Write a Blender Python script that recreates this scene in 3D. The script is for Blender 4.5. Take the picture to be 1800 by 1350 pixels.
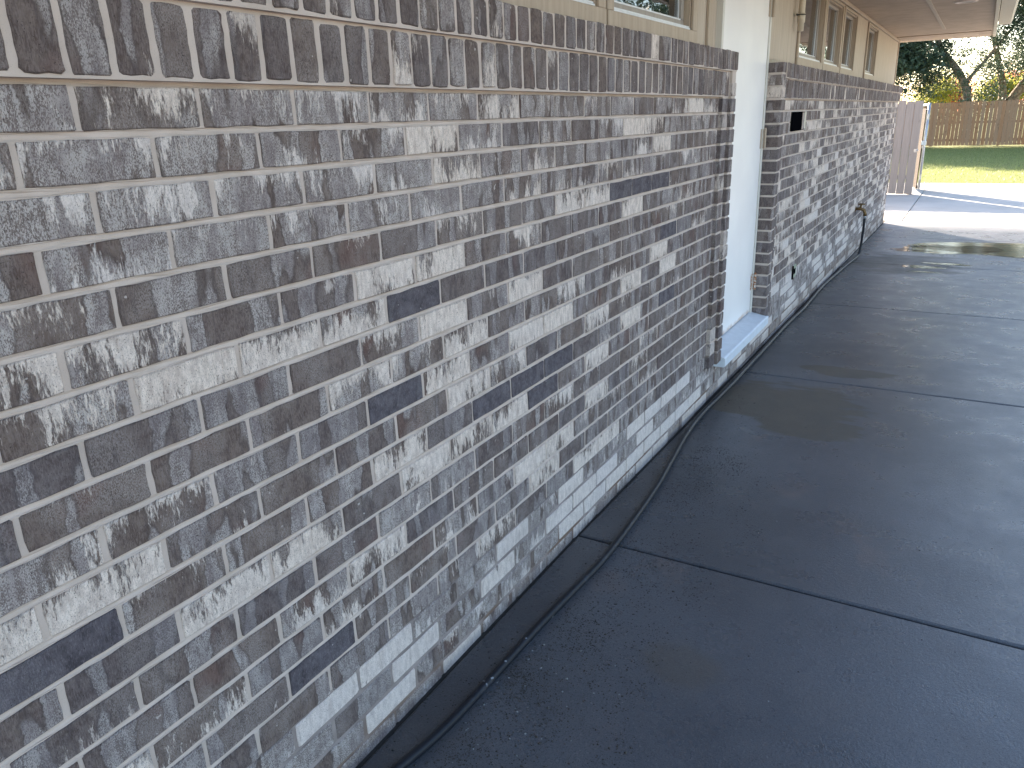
import bpy, math, random
import numpy as np
from mathutils import Matrix, Vector
random.seed(7); rng = np.random.default_rng(11)
S = bpy.context.scene
for o in list(bpy.data.objects): bpy.data.objects.remove(o)

# ------------------------------------------------------------------ camera
CAM = Vector((-0.65998, -1.06364, 1.42072))
RIGHT = Vector((0.501200, -0.864707, -0.032858)); DOWN = Vector((-0.295999, -0.135638, -0.945509)); FWD = Vector((0.813132, 0.483615, -0.323934))
cd = bpy.data.cameras.new("camera"); cam = bpy.data.objects.new("camera", cd); S.collection.objects.link(cam)
M = Matrix.Identity(4)
for i in range(3):
    M[i][0] = RIGHT[i]; M[i][1] = -DOWN[i]; M[i][2] = -FWD[i]; M[i][3] = CAM[i]
cam.matrix_world = M
cd.sensor_width = 36; cd.lens = 36 * 1351.47 / 1800; cd.clip_start = .02; cd.clip_end = 3000
S.camera = cam
def pix(x, y, z):
    d = Vector((x, y, z)) - CAM; w = d.dot(FWD)
    if w < .05: return None
    return 900 + 1351.47 * d.dot(RIGHT) / w, 675 + 1351.47 * d.dot(DOWN) / w

# ------------------------------------------------------------------ sky, sun, exposure
EL = math.radians(25); AZ = math.atan2(.627, .78)           # direction to the sun, from +x towards +y
W = bpy.data.worlds.new("World"); S.world = W; W.use_nodes = True
nt = W.node_tree; nt.nodes.clear()
sky = nt.nodes.new('ShaderNodeTexSky'); sky.sky_type = 'NISHITA'; sky.sun_disc = False
sky.sun_elevation = EL; sky.sun_rotation = math.pi / 2 - AZ
sky.air_density = 1.0; sky.dust_density = 1.0; sky.ozone_density = .9
bg = nt.nodes.new('ShaderNodeBackground'); bg.inputs[1].default_value = .11
wo = nt.nodes.new('ShaderNodeOutputWorld')
nt.links.new(sky.outputs[0], bg.inputs[0]); nt.links.new(bg.outputs[0], wo.inputs[0])
ld = bpy.data.lights.new("sun", 'SUN'); ld.energy = 5.0; ld.angle = math.radians(.53); ld.color = (1, .85, .68)
sun = bpy.data.objects.new("sun", ld); S.collection.objects.link(sun)
sd = Vector((math.cos(EL) * math.cos(AZ), math.cos(EL) * math.sin(AZ), math.sin(EL)))
sun.rotation_euler = sd.to_track_quat('Z', 'Y').to_euler()
S.view_settings.view_transform = 'Standard'; S.view_settings.look = 'None'
S.view_settings.exposure = 2.38; S.view_settings.gamma = 1; S.view_settings.use_curve_mapping = False

# ------------------------------------------------------------------ helpers
def link(o, parent=None):
    S.collection.objects.link(o)
    if parent: o.parent = parent
    return o
def thing(name, label, cat, loc=(0, 0, 0), group=None):
    o = bpy.data.objects.new(name, None); o.location = loc; o.empty_display_size = .2; link(o)
    o['label'] = label; o['category'] = cat
    if group: o['group'] = group
    return o
def tag(o, label=None, cat=None, group=None, kind=None):
    for k, v in (('label', label), ('category', cat), ('group', group), ('kind', kind)):
        if v: o[k] = v
    return o
class MB:
    def __init__(s): s.v = []; s.f = []; s.uv = []; s.c = []; s.anyc = False
    def add(s, vs, fs, uvs=None, col=None):
        b = len(s.v); s.v += [tuple(v) for v in vs]; s.f += [tuple(i + b for i in f) for f in fs]
        s.uv += list(uvs) if uvs is not None else [(v[0] - v[1], v[2]) for v in vs]
        s.c += [col or (0, 0, 0, 1)] * len(vs); s.anyc = s.anyc or bool(col)
    def box(s, x0, x1, y0, y1, z0, z1, b=0, col=None):
        if b <= 0:
            vs = [(x, y, z) for z in (z0, z1) for y in (y0, y1) for x in (x0, x1)]
            s.add(vs, [(0, 2, 3, 1), (4, 5, 7, 6), (0, 1, 5, 4), (2, 6, 7, 3), (0, 4, 6, 2), (1, 3, 7, 5)], col=col); return
        b = min(b, (x1 - x0) * .45, (y1 - y0) * .45, (z1 - z0) * .45)
        lo = (x0, y0, z0); hi = (x1, y1, z1); vs = []; idx = {}
        for cx in (0, 1):
            for cy in (0, 1):
                for cz in (0, 1):
                    for a in range(3):
                        p = []
                        for k, cc in enumerate((cx, cy, cz)):
                            e = hi[k] if cc else lo[k]
                            p.append(e if k == a else e + (-b if cc else b))
                        idx[(cx, cy, cz, a)] = len(vs); vs.append(p)
        fs = []
        for a in range(3):
            o1, o2 = [k for k in range(3) if k != a]
            for sd_ in (0, 1):
                q = []
                for u, w in ((0, 0), (1, 0), (1, 1), (0, 1)):
                    t = [0, 0, 0]; t[a] = sd_; t[o1] = u; t[o2] = w; q.append(idx[(t[0], t[1], t[2], a)])
                fs.append(q)
        for a in range(3):
            o1, o2 = [k for k in range(3) if k != a]
            for u in (0, 1):
                for w in (0, 1):
                    t0 = [0, 0, 0]; t0[o1] = u; t0[o2] = w; t1 = list(t0); t1[a] = 1
                    fs.append([idx[(*t0, o1)], idx[(*t0, o2)], idx[(*t1, o2)], idx[(*t1, o1)]])
        for cx in (0, 1):
            for cy in (0, 1):
                for cz in (0, 1): fs.append([idx[(cx, cy, cz, a)] for a in range(3)])
        s.add(vs, fs, col=col)
    def tube(s, pts, rad, n=10, caps=True, col=None):
        pts = [Vector(p) for p in pts]
        if not hasattr(rad, '__len__'): rad = [rad] * len(pts)
        ref = None; rings = []
        for i, p in enumerate(pts):
            t = (pts[min(i + 1, len(pts) - 1)] - pts[max(i - 1, 0)]).normalized()
            if ref is None: ref = Vector((0, 0, 1)) if abs(t.z) < .9 else Vector((1, 0, 0))
            a = t.cross(ref).normalized(); ref = a.cross(t).normalized()
            rings.append([p + (a * math.cos(2 * math.pi * k / n) + ref * math.sin(2 * math.pi * k / n)) * rad[i] for k in range(n)])
        vs = [v for r in rings for v in r]; fs = []
        for i in range(len(pts) - 1):
            for k in range(n): fs.append((i * n + k, i * n + (k + 1) % n, (i + 1) * n + (k + 1) % n, (i + 1) * n + k))
        if caps: fs.append(tuple(range(n))[::-1]); fs.append(tuple((len(pts) - 1) * n + k for k in range(n)))
        s.add(vs, fs, col=col)
    def build(s, name, mat, parent=None, smooth=False, recalc=True):
        me = bpy.data.meshes.new(name); me.from_pydata(s.v, [], s.f)
        uvl = me.uv_layers.new(name='uv'); li = np.empty(len(me.loops), np.int32); me.loops.foreach_get('vertex_index', li)
        uvl.data.foreach_set('uv', np.array(s.uv, np.float32)[li].ravel())
        if s.anyc:
            at = me.color_attributes.new('bt', 'FLOAT_COLOR', 'POINT'); at.data.foreach_set('color', np.array(s.c, np.float32).ravel())
        if smooth: me.polygons.foreach_set('use_smooth', [True] * len(me.polygons))
        if recalc:
            import bmesh
            bm = bmesh.new(); bm.from_mesh(me); bmesh.ops.recalc_face_normals(bm, faces=bm.faces); bm.to_mesh(me); bm.free()
        me.materials.append(mat); o = bpy.data.objects.new(name, me); return link(o, parent)
def shade_angle(o, a=35):
    me = o.data; me.polygons.foreach_set('use_smooth', [True] * len(me.polygons)); me.set_sharp_from_angle(angle=math.radians(a)); return o

# ------------------------------------------------------------------ node helper
class N:
    def __init__(s, name):
        s.m = bpy.data.materials.new(name); s.m.use_nodes = True; s.t = s.m.node_tree; s.t.nodes.clear()
        s.out = s.t.nodes.new('ShaderNodeOutputMaterial'); s.bs = s.t.nodes.new('ShaderNodeBsdfPrincipled')
        s.t.links.new(s.bs.outputs[0], s.out.inputs[0])
    def set(s, inp, v):
        if hasattr(v, 'is_output') or isinstance(v, bpy.types.NodeSocket): s.t.links.new(v, inp)
        else:
            if isinstance(v, (tuple, list)) and len(v) == 3 and inp.type == 'RGBA': v = (*v, 1)
            inp.default_value = v
    def P(s, **k):
        for a, v in k.items(): s.set(s.bs.inputs[a.replace('_', ' ')], v)
        return s.m
    def n(s, typ, **k):
        nd = s.t.nodes.new(typ)
        for a, v in k.items(): setattr(nd, a, v)
        return nd
    def math(s, op, a, b=None, c=None, clamp=False):
        nd = s.n('ShaderNodeMath', operation=op, use_clamp=clamp); s.set(nd.inputs[0], a)
        if b is not None: s.set(nd.inputs[1], b)
        if c is not None: s.set(nd.inputs[2], c)
        return nd.outputs[0]
    def vmath(s, op, a, b=None):
        nd = s.n('ShaderNodeVectorMath', operation=op); s.set(nd.inputs[0], a)
        if b is not None: s.set(nd.inputs[1], b)
        return nd.outputs['Value'] if op in ('LENGTH', 'DISTANCE') else nd.outputs[0]
    def xyz(s, x, y, z):
        nd = s.n('ShaderNodeCombineXYZ'); s.set(nd.inputs[0], x); s.set(nd.inputs[1], y); s.set(nd.inputs[2], z); return nd.outputs[0]
    def sep(s, v):
        nd = s.n('ShaderNodeSeparateXYZ'); s.set(nd.inputs[0], v); return nd.outputs
    def noise(s, vec, scale, detail=2, rough=.5, dist=0):
        nd = s.n('ShaderNodeTexNoise'); s.set(nd.inputs['Vector'], vec); nd.inputs['Scale'].default_value = scale
        nd.inputs['Detail'].default_value = detail; nd.inputs['Roughness'].default_value = rough; nd.inputs['Distortion'].default_value = dist
        return nd.outputs[0]
    def ramp(s, f, a, b, lo=0., hi=1.):
        nd = s.n('ShaderNodeMapRange'); nd.interpolation_type = 'SMOOTHSTEP'; s.set(nd.inputs[0], f)
        nd.inputs[1].default_value = a; nd.inputs[2].default_value = b; nd.inputs[3].default_value = lo; nd.inputs[4].default_value = hi
        return nd.outputs[0]
    def mix(s, f, a, b, mode='MIX'):
        nd = s.n('ShaderNodeMix', data_type='RGBA', blend_type=mode); s.set(nd.inputs[0], f); s.set(nd.inputs[6], a); s.set(nd.inputs[7], b); return nd.outputs[2]
    def pos(s): return s.n('ShaderNodeNewGeometry').outputs['Position']
    def bump(s, h, strength=.5, dist=.001, normal=None):
        nd = s.n('ShaderNodeBump'); nd.inputs['Strength'].default_value = strength; nd.inputs['Distance'].default_value = dist
        s.set(nd.inputs['Height'], h)
        if normal is not None: s.set(nd.inputs['Normal'], normal)
        s.set(s.bs.inputs['Normal'], nd.outputs[0]); return nd.outputs[0]

# ------------------------------------------------------------------ materials
def mat_brick():
    n = N('brick_clay')
    at = n.n('ShaderNodeAttribute', attribute_name='bt'); r = n.n('ShaderNodeSeparateColor'); n.set(r.inputs[0], at.outputs['Color'])
    cream, seed, dark = r.outputs[0], r.outputs[1], r.outputs[2]; lil = at.outputs['Alpha']
    uv = n.n('ShaderNodeUVMap', uv_map='uv').outputs[0]; u, v, _ = n.sep(uv)
    sz = n.math('MULTIPLY', seed, 173.)
    def V(su, sv, off=0.): return n.xyz(n.math('MULTIPLY', u, su), n.math('MULTIPLY', v, sv), n.math('ADD', sz, off))
    iso = n.xyz(u, v, sz)
    warp = n.math('MULTIPLY', n.math('SUBTRACT', n.noise(V(10, 24, 3.1), 1, 4, .62), .5), .030)
    uw = n.math('ADD', u, warp)
    def VW(su, sv, off): return n.xyz(n.math('MULTIPLY', uw, su), n.math('MULTIPLY', v, sv), n.math('ADD', sz, off))
    fine = n.noise(n.xyz(n.math('MULTIPLY', u, 2.4), v, sz), 300, 3, .7)          # wire-cut grain, drawn out vertically
    grain = n.noise(V(480, 110, 6.6), 1, 3, .75)
    blot = n.noise(iso, 38, 4, .65)
    drag = n.noise(V(120, 16, 8.8), 1, 3, .65)
    tone = n.noise(n.xyz(sz, 0, 0), 1, 0)
    # clay body: mauve brown, a little different in every brick
    brown = n.mix(n.ramp(blot, .32, .68), (.098, .070, .059), (.172, .132, .112))
    brown = n.mix(n.ramp(grain, .40, .60, .0, .6), brown, (.235, .188, .178))
    brown = n.mix(n.ramp(drag, .50, .72, 0, .55), brown, (.070, .052, .050))
    brown = n.mix(n.ramp(n.noise(V(7, 7, 5), 1, 2), .58, .70, 0, .5), brown, (.150, .080, .066))
    # grey-lilac sanded coat: patches with upright edges, broken by dark pits
    big = n.noise(VW(19, 3.2, 1.3), 1, 1.4, .45)
    mk = n.math('SUBTRACT', big, n.math('SUBTRACT', .61, n.math('MULTIPLY', lil, .22)))
    ml = n.ramp(n.math('ADD', mk, n.math('MULTIPLY', n.math('SUBTRACT', fine, .5), .03)), -.012, .016)
    pit = n.ramp(n.math('ADD', fine, n.math('ADD', n.math('MULTIPLY', n.math('SUBTRACT', blot, .5), .30), n.math('MULTIPLY', n.math('SUBTRACT', drag, .5), .34))), .45, .57)
    lilac = n.mix(n.math('MULTIPLY', pit, .85), (.46, .415, .395), (.118, .086, .078))
    lilac = n.mix(n.ramp(n.noise(V(26, 12, 31.), 1, 3, .6), .40, .65, 0, .55), lilac, (.185, .148, .150))
    hz = n.math('MULTIPLY', n.ramp(n.noise(V(13, 7, 21.), 1, 2, .5), .42, .62), n.ramp(fine, .56, .44, 0, 1))
    base = n.mix(n.math('MULTIPLY', hz, .6), brown, (.38, .335, .315))
    edge = n.math('MULTIPLY', n.ramp(mk, -.045, -.008), n.math('SUBTRACT', 1, ml))
    base = n.mix(n.math('MULTIPLY', edge, .4), base, (.066, .050, .048))
    base = n.mix(ml, base, lilac)
    # cream slip dragged down from one long edge, streaked and chipped
    flip = n.math('GREATER_THAN', n.math('FRACT', n.math('MULTIPLY', seed, 37.7)), .5)
    vn = n.math('SUBTRACT', n.math('DIVIDE', v, .059), .5)
    grad = n.math('MULTIPLY', vn, n.math('SUBTRACT', n.math('MULTIPLY', flip, .20), .10))
    st = n.noise(VW(62, 9, 9.7), 1, 4, .66); st2 = n.noise(V(300, 60, 4.2), 1, 3, .65); bigc = n.noise(VW(13, 6, 14.2), 1, 1, .5)
    s3 = n.math('ADD', n.math('ADD', n.math('MULTIPLY', st, .42), grad), n.math('ADD', n.math('MULTIPLY', st2, .30), n.math('MULTIPLY', bigc, .36)))
    s4 = n.math('SUBTRACT', s3, n.math('SUBTRACT', .783, n.math('MULTIPLY', cream, .40)))
    mc = n.ramp(s4, -.028, .044)
    cr = n.mix(n.ramp(n.noise(V(90, 30, 2), 1, 3, .6), .35, .70), (.80, .69, .61), (.55, .455, .40))
    cr = n.mix(n.math('MULTIPLY', lil, .5), cr, (.66, .62, .63))
    cr = n.mix(n.ramp(fine, .48, .60, 0, .38), cr, (.30, .25, .22))
    cr = n.mix(n.ramp(drag, .58, .72, 0, .5), cr, (.33, .27, .24))
    cr = n.mix(n.ramp(fine, .64, .70, 0, .8), cr, (.16, .125, .11))
    col = n.mix(mc, base, cr)
    dk = n.mix(n.ramp(blot, .3, .72), (.052, .047, .058), (.125, .115, .135)); dk = n.mix(n.ramp(grain, .5, .66, 0, .5), dk, (.21, .19, .22))
    col = n.mix(n.math('MULTIPLY', dark, .88), col, dk)
    sp = n.noise(iso, 430, 1, .5); col = n.mix(n.ramp(sp, .68, .73, 0, .85), col, (.035, .028, .026))
    sw = n.noise(iso, 75, 1, .5); col = n.mix(n.ramp(sw, .76, .79, 0, .6), col, (.62, .57, .54))
    # darker lower arrises, and grime on the lowest bricks
    rim = n.math('MAXIMUM', n.ramp(n.math('ADD', v, n.math('MULTIPLY', fine, .003)), .0045, .0015, 0, .45), 0)
    col = n.mix(rim, col, (.10, .082, .075))
    z = n.sep(n.pos())[2]
    wet = n.ramp(n.math('ADD', z, n.math('MULTIPLY', n.noise(n.pos(), 9, 3), .09)), .02, .11, .35, 0)
    col = n.mix(wet, col, (.20, .13, .09))
    big2 = n.noise(n.pos(), 1.3, 3, .6); col = n.mix(n.ramp(big2, .55, .75, 0, .16), col, (.12, .10, .095))
    h = n.math('ADD', n.math('ADD', n.math('MULTIPLY', fine, .7), n.math('MULTIPLY', grain, .5)), n.math('ADD', n.math('MULTIPLY', ml, .35), n.math('MULTIPLY', mc, .6)))
    h = n.math('ADD', h, n.math('ADD', n.math('MULTIPLY', blot, .9), n.math('MULTIPLY', drag, .6)))
    n.bump(h, 1.0, .0022)
    return n.P(Base_Color=col, Roughness=.88, Specular_IOR_Level=.2)
def mat_mortar():
    n = N('mortar'); p = n.pos(); x, y, z = n.sep(p)
    g = n.noise(p, 700, 2, .7); m = n.noise(p, 14, 3, .55)
    c = n.mix(n.ramp(m, .3, .7), (.50, .415, .36), (.57, .48, .425))
    c = n.mix(n.ramp(g, .6, .72, 0, .5), c, (.24, .22, .20))
    zn = n.math('ADD', z, n.math('MULTIPLY', m, .012))
    low = n.ramp(zn, .245, .262, 1, 0)
    c = n.mix(low, c, n.mix(n.ramp(m, .35, .65), (.235, .195, .18), (.33, .28, .26)))
    grime = n.math('MULTIPLY', n.ramp(zn, .03, .12, 1, 0), n.ramp(n.noise(p, 6, 2), .35, .6))
    c = n.mix(n.math('MULTIPLY', grime, .8), c, (.17, .105, .07))
    n.bump(n.math('ADD', g, n.math('MULTIPLY', m, 1.2)), .55, .0012)
    return n.P(Base_Color=c, Roughness=.93, Specular_IOR_Level=.2)
def mat_concrete():
    n = N('damp_concrete'); p = n.pos(); x, y, z = n.sep(p)
    q = n.xyz(x, y, 0)
    big = n.noise(q, 1.1, 4, .55); mid = n.noise(n.xyz(n.math('MULTIPLY', x, 3), n.math('MULTIPLY', y, 2.4), 0), 1.7, 5, .65); fine = n.noise(q, 260, 3, .7); grit = n.noise(q, 90, 2, .5)
    dry_bounce = n.math('MAXIMUM', n.ramp(x, 11.0, 13.0), n.ramp(n.math('MULTIPLY', y, -1.), 3.0, 4.6))                            # dried paving past the house end; outer side paled to bounce sunlight
    c = n.mix(n.ramp(big, .3, .7), (.070, .075, .087), (.112, .118, .134))
    c = n.mix(n.ramp(mid, .45, .75, 0, .55), c, (.130, .122, .126))
    c = n.mix(n.ramp(fine, .52, .62, 0, .65), c, (.030, .032, .037)); c = n.mix(n.ramp(n.noise(q, 150, 2, .6), .60, .70, 0, .5), c, (.19, .19, .20)); c = n.mix(n.ramp(n.noise(q, 55, 2, .5), .72, .75, 0, .9), c, (.016, .016, .018)); c = n.mix(n.ramp(n.noise(q, 24, 4, .7), .55, .70, 0, .4), c, (.05, .053, .06))
    # soaked strip along the wall, splash marks
    w = n.ramp(n.math('ADD', y, n.math('ADD', n.math('MULTIPLY', big, .16), n.math('MULTIPLY', mid, .14))), -.05, .12)
    c = n.mix(n.math('MULTIPLY', w, .42), c, (.040, .038, .038))
    def blob(cx, cy, rx, ry, soft=.12, amp=.9):
        d = n.vmath('LENGTH', n.xyz(n.math('DIVIDE', n.math('SUBTRACT', x, cx), rx), n.math('DIVIDE', n.math('SUBTRACT', y, cy), ry), 0))
        nn = n.noise(n.xyz(n.math('MULTIPLY', x, 7.5), n.math('MULTIPLY', y, 2.4), cx), 1, 4, .6)
        return n.ramp(n.math('ADD', d, n.math('MULTIPLY', n.math('SUBTRACT', nn, .5), amp * 2)), 1 - soft, 1 + soft, 1, 0)
    bl = blob(3.32, -.36, .33, .40); bl = n.math('MAXIMUM', bl, blob(3.02, -.50, .16, .25)); bl = n.math('MAXIMUM', bl, blob(4.02, -.55, .10, .26))
    bl = n.math('MAXIMUM', bl, n.math('MULTIPLY', blob(8.2, -.55, .65, .5, .3), .8)); bl = n.math('MAXIMUM', bl, n.math('MULTIPLY', blob(1.05, -.55, .08, .10, .4), .5))
    c = n.mix(n.math('MULTIPLY', bl, .85), c, (.100, .080, .058))
    rust = n.ramp(n.noise(n.xyz(x, n.math('MULTIPLY', y, 1.4), 4), 2.6, 5, .6), .60, .74, 0, .45)
    c = n.mix(rust, c, (.170, .130, .118))
    dc = n.mix(n.ramp(big, .3, .7), (.40, .385, .36), (.50, .48, .45))
    c = n.mix(dry_bounce, c, dc)
    ro = n.ramp(mid, .3, .7, .24, .42); ro = n.math('ADD', ro, n.math('MULTIPLY', bl, .25)); ro = n.math('ADD', ro, n.math('MULTIPLY', dry_bounce, .4))
    ro = n.math('SUBTRACT', ro, n.math('MULTIPLY', w, .03))
    n.bump(n.math('ADD', n.math('MULTIPLY', fine, .8), n.math('ADD', n.math('MULTIPLY', grit, .8), n.math('MULTIPLY', mid, .3))), .7, .0018)
    return n.P(Base_Color=c, Roughness=ro, Specular_IOR_Level=.5)
def mat_paint(name, c0, c1, rough=.55, streak=18., bumpd=.0012, grooves=0):
    n = N(name); p = n.pos(); x, y, z = n.sep(p)
    q = n.xyz(n.math('MULTIPLY', x, streak), n.math('MULTIPLY', y, streak), n.math('MULTIPLY', z, 1.6))
    g = n.noise(q, 2.4, 4, .6); c = n.mix(n.ramp(g, .3, .7), c0, c1)
    c = n.mix(n.ramp(n.noise(p, 60, 3, .6), .62, .78, 0, .35), c, tuple(.6 * a for a in c0))
    n.bump(n.math('ADD', g, n.math('MULTIPLY', n.noise(p, 240, 2), .4)), .5, bumpd)
    return n.P(Base_Color=c, Roughness=rough, Specular_IOR_Level=.35)
def mat_simple(name, c, rough=.5, metal=0., var=.25, sc=40., spec=.5):
    n = N(name); p = n.pos(); g = n.noise(p, sc, 3, .6)
    col = n.mix(n.ramp(g, .3, .7), tuple(a * (1 - var) for a in c), tuple(min(1, a * (1 + var)) for a in c))
    n.bump(g, .3, .001)
    return n.P(Base_Color=col, Roughness=rough, Metallic=metal, Specular_IOR_Level=spec)
def mat_wood(name, cols, rough=.8, knots=.6):
    n = N(name); p = n.pos(); x, y, z = n.sep(p); oi = n.n('ShaderNodeObjectInfo').outputs['Random']
    q = n.xyz(n.math('MULTIPLY', x, 30), n.math('MULTIPLY', y, 30), n.math('ADD', n.math('MULTIPLY', z, 2.0), n.math('MULTIPLY', oi, 40)))
    g = n.noise(q, 1.6, 4, .6, .6)
    c = n.mix(n.ramp(g, .3, .7), cols[0], cols[1]); c = n.mix(n.math('MULTIPLY', oi, .65), c, cols[2])
    k = n.noise(n.xyz(n.math('MULTIPLY', y, 9), n.math('MULTIPLY', x, 9), n.math('MULTIPLY', z, 5)), 1.3, 1)
    c = n.mix(n.ramp(k, .70, .76, 0, knots), c, (.10, .055, .03))
    n.bump(g, .5, .003)
    return n.P(Base_Color=c, Roughness=rough, Specular_IOR_Level=.2)
def mat_leaf(name, a, b, trans=.45):
    n = N(name); oi = n.n('ShaderNodeAttribute', attribute_name='bt').outputs['Fac']
    c = n.mix(oi, a, b); n.P(Base_Color=c, Roughness=.45, Specular_IOR_Level=.4)
    t = n.n('ShaderNodeBsdfTranslucent'); n.set(t.inputs[0], n.mix(.5, c, tuple(min(1, 1.6 * q) for q in b)))
    mx = n.n('ShaderNodeMixShader'); mx.inputs[0].default_value = trans
    n.t.links.new(n.bs.outputs[0], mx.inputs[1]); n.t.links.new(t.outputs[0], mx.inputs[2]); n.t.links.new(mx.outputs[0], n.out.inputs[0])
    return n.m
def mat_glass():
    n = N('window_glass'); gl = n.n('ShaderNodeBsdfGlossy'); gl.inputs['Roughness'].default_value = .015; gl.inputs[0].default_value = (.95, .97, 1, 1)
    tr = n.n('ShaderNodeBsdfTransparent'); tr.inputs[0].default_value = (.5, .52, .52, 1)
    fr = n.n('ShaderNodeFresnel'); fr.inputs[0].default_value = 1.55
    w = n.noise(n.pos(), 3.5, 2, .5); b = n.n('ShaderNodeBump'); b.inputs['Strength'].default_value = .35; b.inputs['Distance'].default_value = .004; n.set(b.inputs['Height'], w)
    n.t.links.new(b.outputs[0], gl.inputs['Normal'])
    mx = n.n('ShaderNodeMixShader'); n.set(mx.inputs[0], n.math('MINIMUM', n.math('MULTIPLY', fr.outputs[0], 1.5), 1.0))
    n.t.links.new(tr.outputs[0], mx.inputs[1]); n.t.links.new(gl.outputs[0], mx.inputs[2]); n.t.links.new(mx.outputs[0], n.out.inputs[0])
    return n.m
def mat_puddle():
    n = N('puddle_water'); p = n.pos(); x, y, z = n.sep(p)
    w = n.noise(n.xyz(n.math('MULTIPLY', x, 5), n.math('MULTIPLY', y, 2), 0), 3.0, 3, .6)
    n.bump(w, .5, .006)
    return n.P(Base_Color=(.050, .046, .038), Roughness=.03, Specular_IOR_Level=.6)
def mat_hose():
    n = N('black_rubber_hose'); p = n.pos(); g = n.noise(p, 24, 3, .6)
    c = n.mix(n.ramp(g, .55, .72, 0, .6), (.010, .012, .018), (.035, .04, .055))
    sc = n.ramp(n.noise(p, 55, 2, .5), .70, .75)
    c = n.mix(n.math('MULTIPLY', sc, .7), c, (.30, .32, .36))
    n.bump(n.noise(p, 300, 2), .3, .0005)
    return n.P(Base_Color=c, Roughness=.42, Specular_IOR_Level=.3)
def mat_grass():
    n = N('lawn_soil'); p = n.pos(); g = n.noise(p, 3, 4, .6); f = n.noise(p, 40, 3, .6)
    c = n.mix(n.ramp(g, .3, .7), (.15, .17, .06), (.25, .26, .11)); c = n.mix(n.ramp(f, .5, .75, 0, .6), c, (.15, .13, .06))
    n.bump(f, .6, .02); return n.P(Base_Color=c, Roughness=.9, Specular_IOR_Level=.15)
def mat_rust():
    n = N('rusty_hinge'); p = n.pos(); g = n.noise(p, 90, 4, .6)
    c = n.mix(n.ramp(g, .38, .55), (.62, .60, .56), (.30, .12, .045)); n.bump(g, .5, .001)
    return n.P(Base_Color=c, Roughness=.7)
def mat_door():
    n = N('white_door_paint'); p = n.pos(); x, y, z = n.sep(p)
    g = n.noise(p, 3, 3, .5); c = n.mix(n.ramp(g, .3, .7), (.80, .77, .76), (.86, .83, .81))
    k = n.noise(p, 26, 4, .6); m = n.math('MULTIPLY', n.ramp(n.math('ADD', z, n.math('MULTIPLY', k, .07)), .245, .29, 1, 0), .9)
    c = n.mix(m, c, (.42, .24, .13)); n.bump(n.noise(p, 180, 2), .15, .0006)
    return n.P(Base_Color=c, Roughness=.42)
mat_bounce = mat_simple('bounce_concrete', (.50, .40, .33), .9, 0, .12, 1.5, .2)  # warm pale tone so the unseen paving reflects warm light
MB_, MM, MC = mat_brick(), mat_mortar(), mat_concrete()
M_SID = mat_paint('beige_siding_paint', (.44, .365, .295), (.51, .43, .35))
M_TRIM = mat_paint('tan_trim_paint', (.38, .30, .23), (.45, .365, .285), .5)
M_SOF = mat_paint('soffit_paint', (.40, .31, .235), (.48, .375, .285), .7, 3.)
M_FAS = mat_paint('cream_fascia_paint', (.50, .45, .36), (.57, .52, .42), .5)
M_SASH = mat_paint('sash_paint', (.30, .265, .235), (.36, .325, .29), .45)
M_WHITE = mat_simple('white_aluminium', (.70, .71, .73), .35, .0, .06)
M_DARK = mat_simple('dark_interior', (.03, .027, .026), .8, 0, .2, 3)
M_BLIND = mat_simple('pale_blind', (.55, .55, .54), .7, 0, .05)
M_BLACK = mat_simple('black_cavity', (.003, .003, .004), 1., 0, .1, 40., 0.)
M_GALV = mat_simple('galvanised_metal', (.42, .44, .47), .38, .7, .15)
M_BRASS = mat_simple('weathered_brass', (.16, .10, .045), .45, .7, .35, 90)
M_PVC = mat_simple('cream_conduit', (.58, .50, .39), .45, 0, .05)
M_ROOF = mat_simple('asphalt_shingle', (.12, .10, .085), .95, 0, .4, 12)
M_BARK = mat_simple('oak_bark', (.27, .215, .17), .95, 0, .45, 9, .1)
M_FENCE = mat_wood('cedar_fence', ((.36, .165, .075), (.46, .235, .12), (.36, .25, .17)))
M_DKW = mat_wood('dark_stained_boards', ((.05, .036, .028), (.085, .06, .045), (.07, .055, .05)))
M_GREYF = mat_wood('weathered_grey_boards', ((.24, .215, .205), (.31, .28, .27), (.27, .25, .245)), knots=.15)
M_DOOR, M_RUST, M_GLASS, M_HOSE, M_PUD, M_LAWN = mat_door(), mat_rust(), mat_glass(), mat_hose(), mat_puddle(), mat_grass()
M_JOINT = mat_simple('joint_filler', (.022, .021, .02), .9, 0, .3, 60)
M_GRIT = mat_simple('wet_grit', (.035, .030, .026), .6, 0, .6, 200)
M_STONE = mat_simple('pale_stone', (.20, .21, .22), .6, 0, .3, 200)
M_DIRT = mat_simple('sub_base', (.10, .085, .07), .95, 0, .3, 8)

# ------------------------------------------------------------------ ground
def g(x): return 0. if x < 1.555 else (-.0168 * (x - 1.555) if x < 12.2 else -.179 - .0025 * min(x - 12.2, 7))
def sheet(name, xs, ys, dz, mat, kind='structure'):
    m = MB(); nx, ny = len(xs), len(ys)
    m.add([(x, y, g(x) + dz) for x in xs for y in ys], [(i * ny + j, (i + 1) * ny + j, (i + 1) * ny + j + 1, i * ny + j + 1) for i in range(nx - 1) for j in range(ny - 1)])
    o = m.build(name, mat); tag(o, kind=kind); return o
sheet('lawn', [-400, -60, -10, 1.555, 12.2, 19.2, 40, 120, 600], [-600, -60, -8, 0, 20, 60, 600], -.10, M_LAWN)
patio = bpy.data.objects.new('concrete_patio', None); link(patio); tag(patio, kind='structure')
XJ = [-5.2, -2.9, -.67, 1.555, 3.775, 5.885, 8.12, 10.31, 12.25, 15.65, 19.25]
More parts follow.
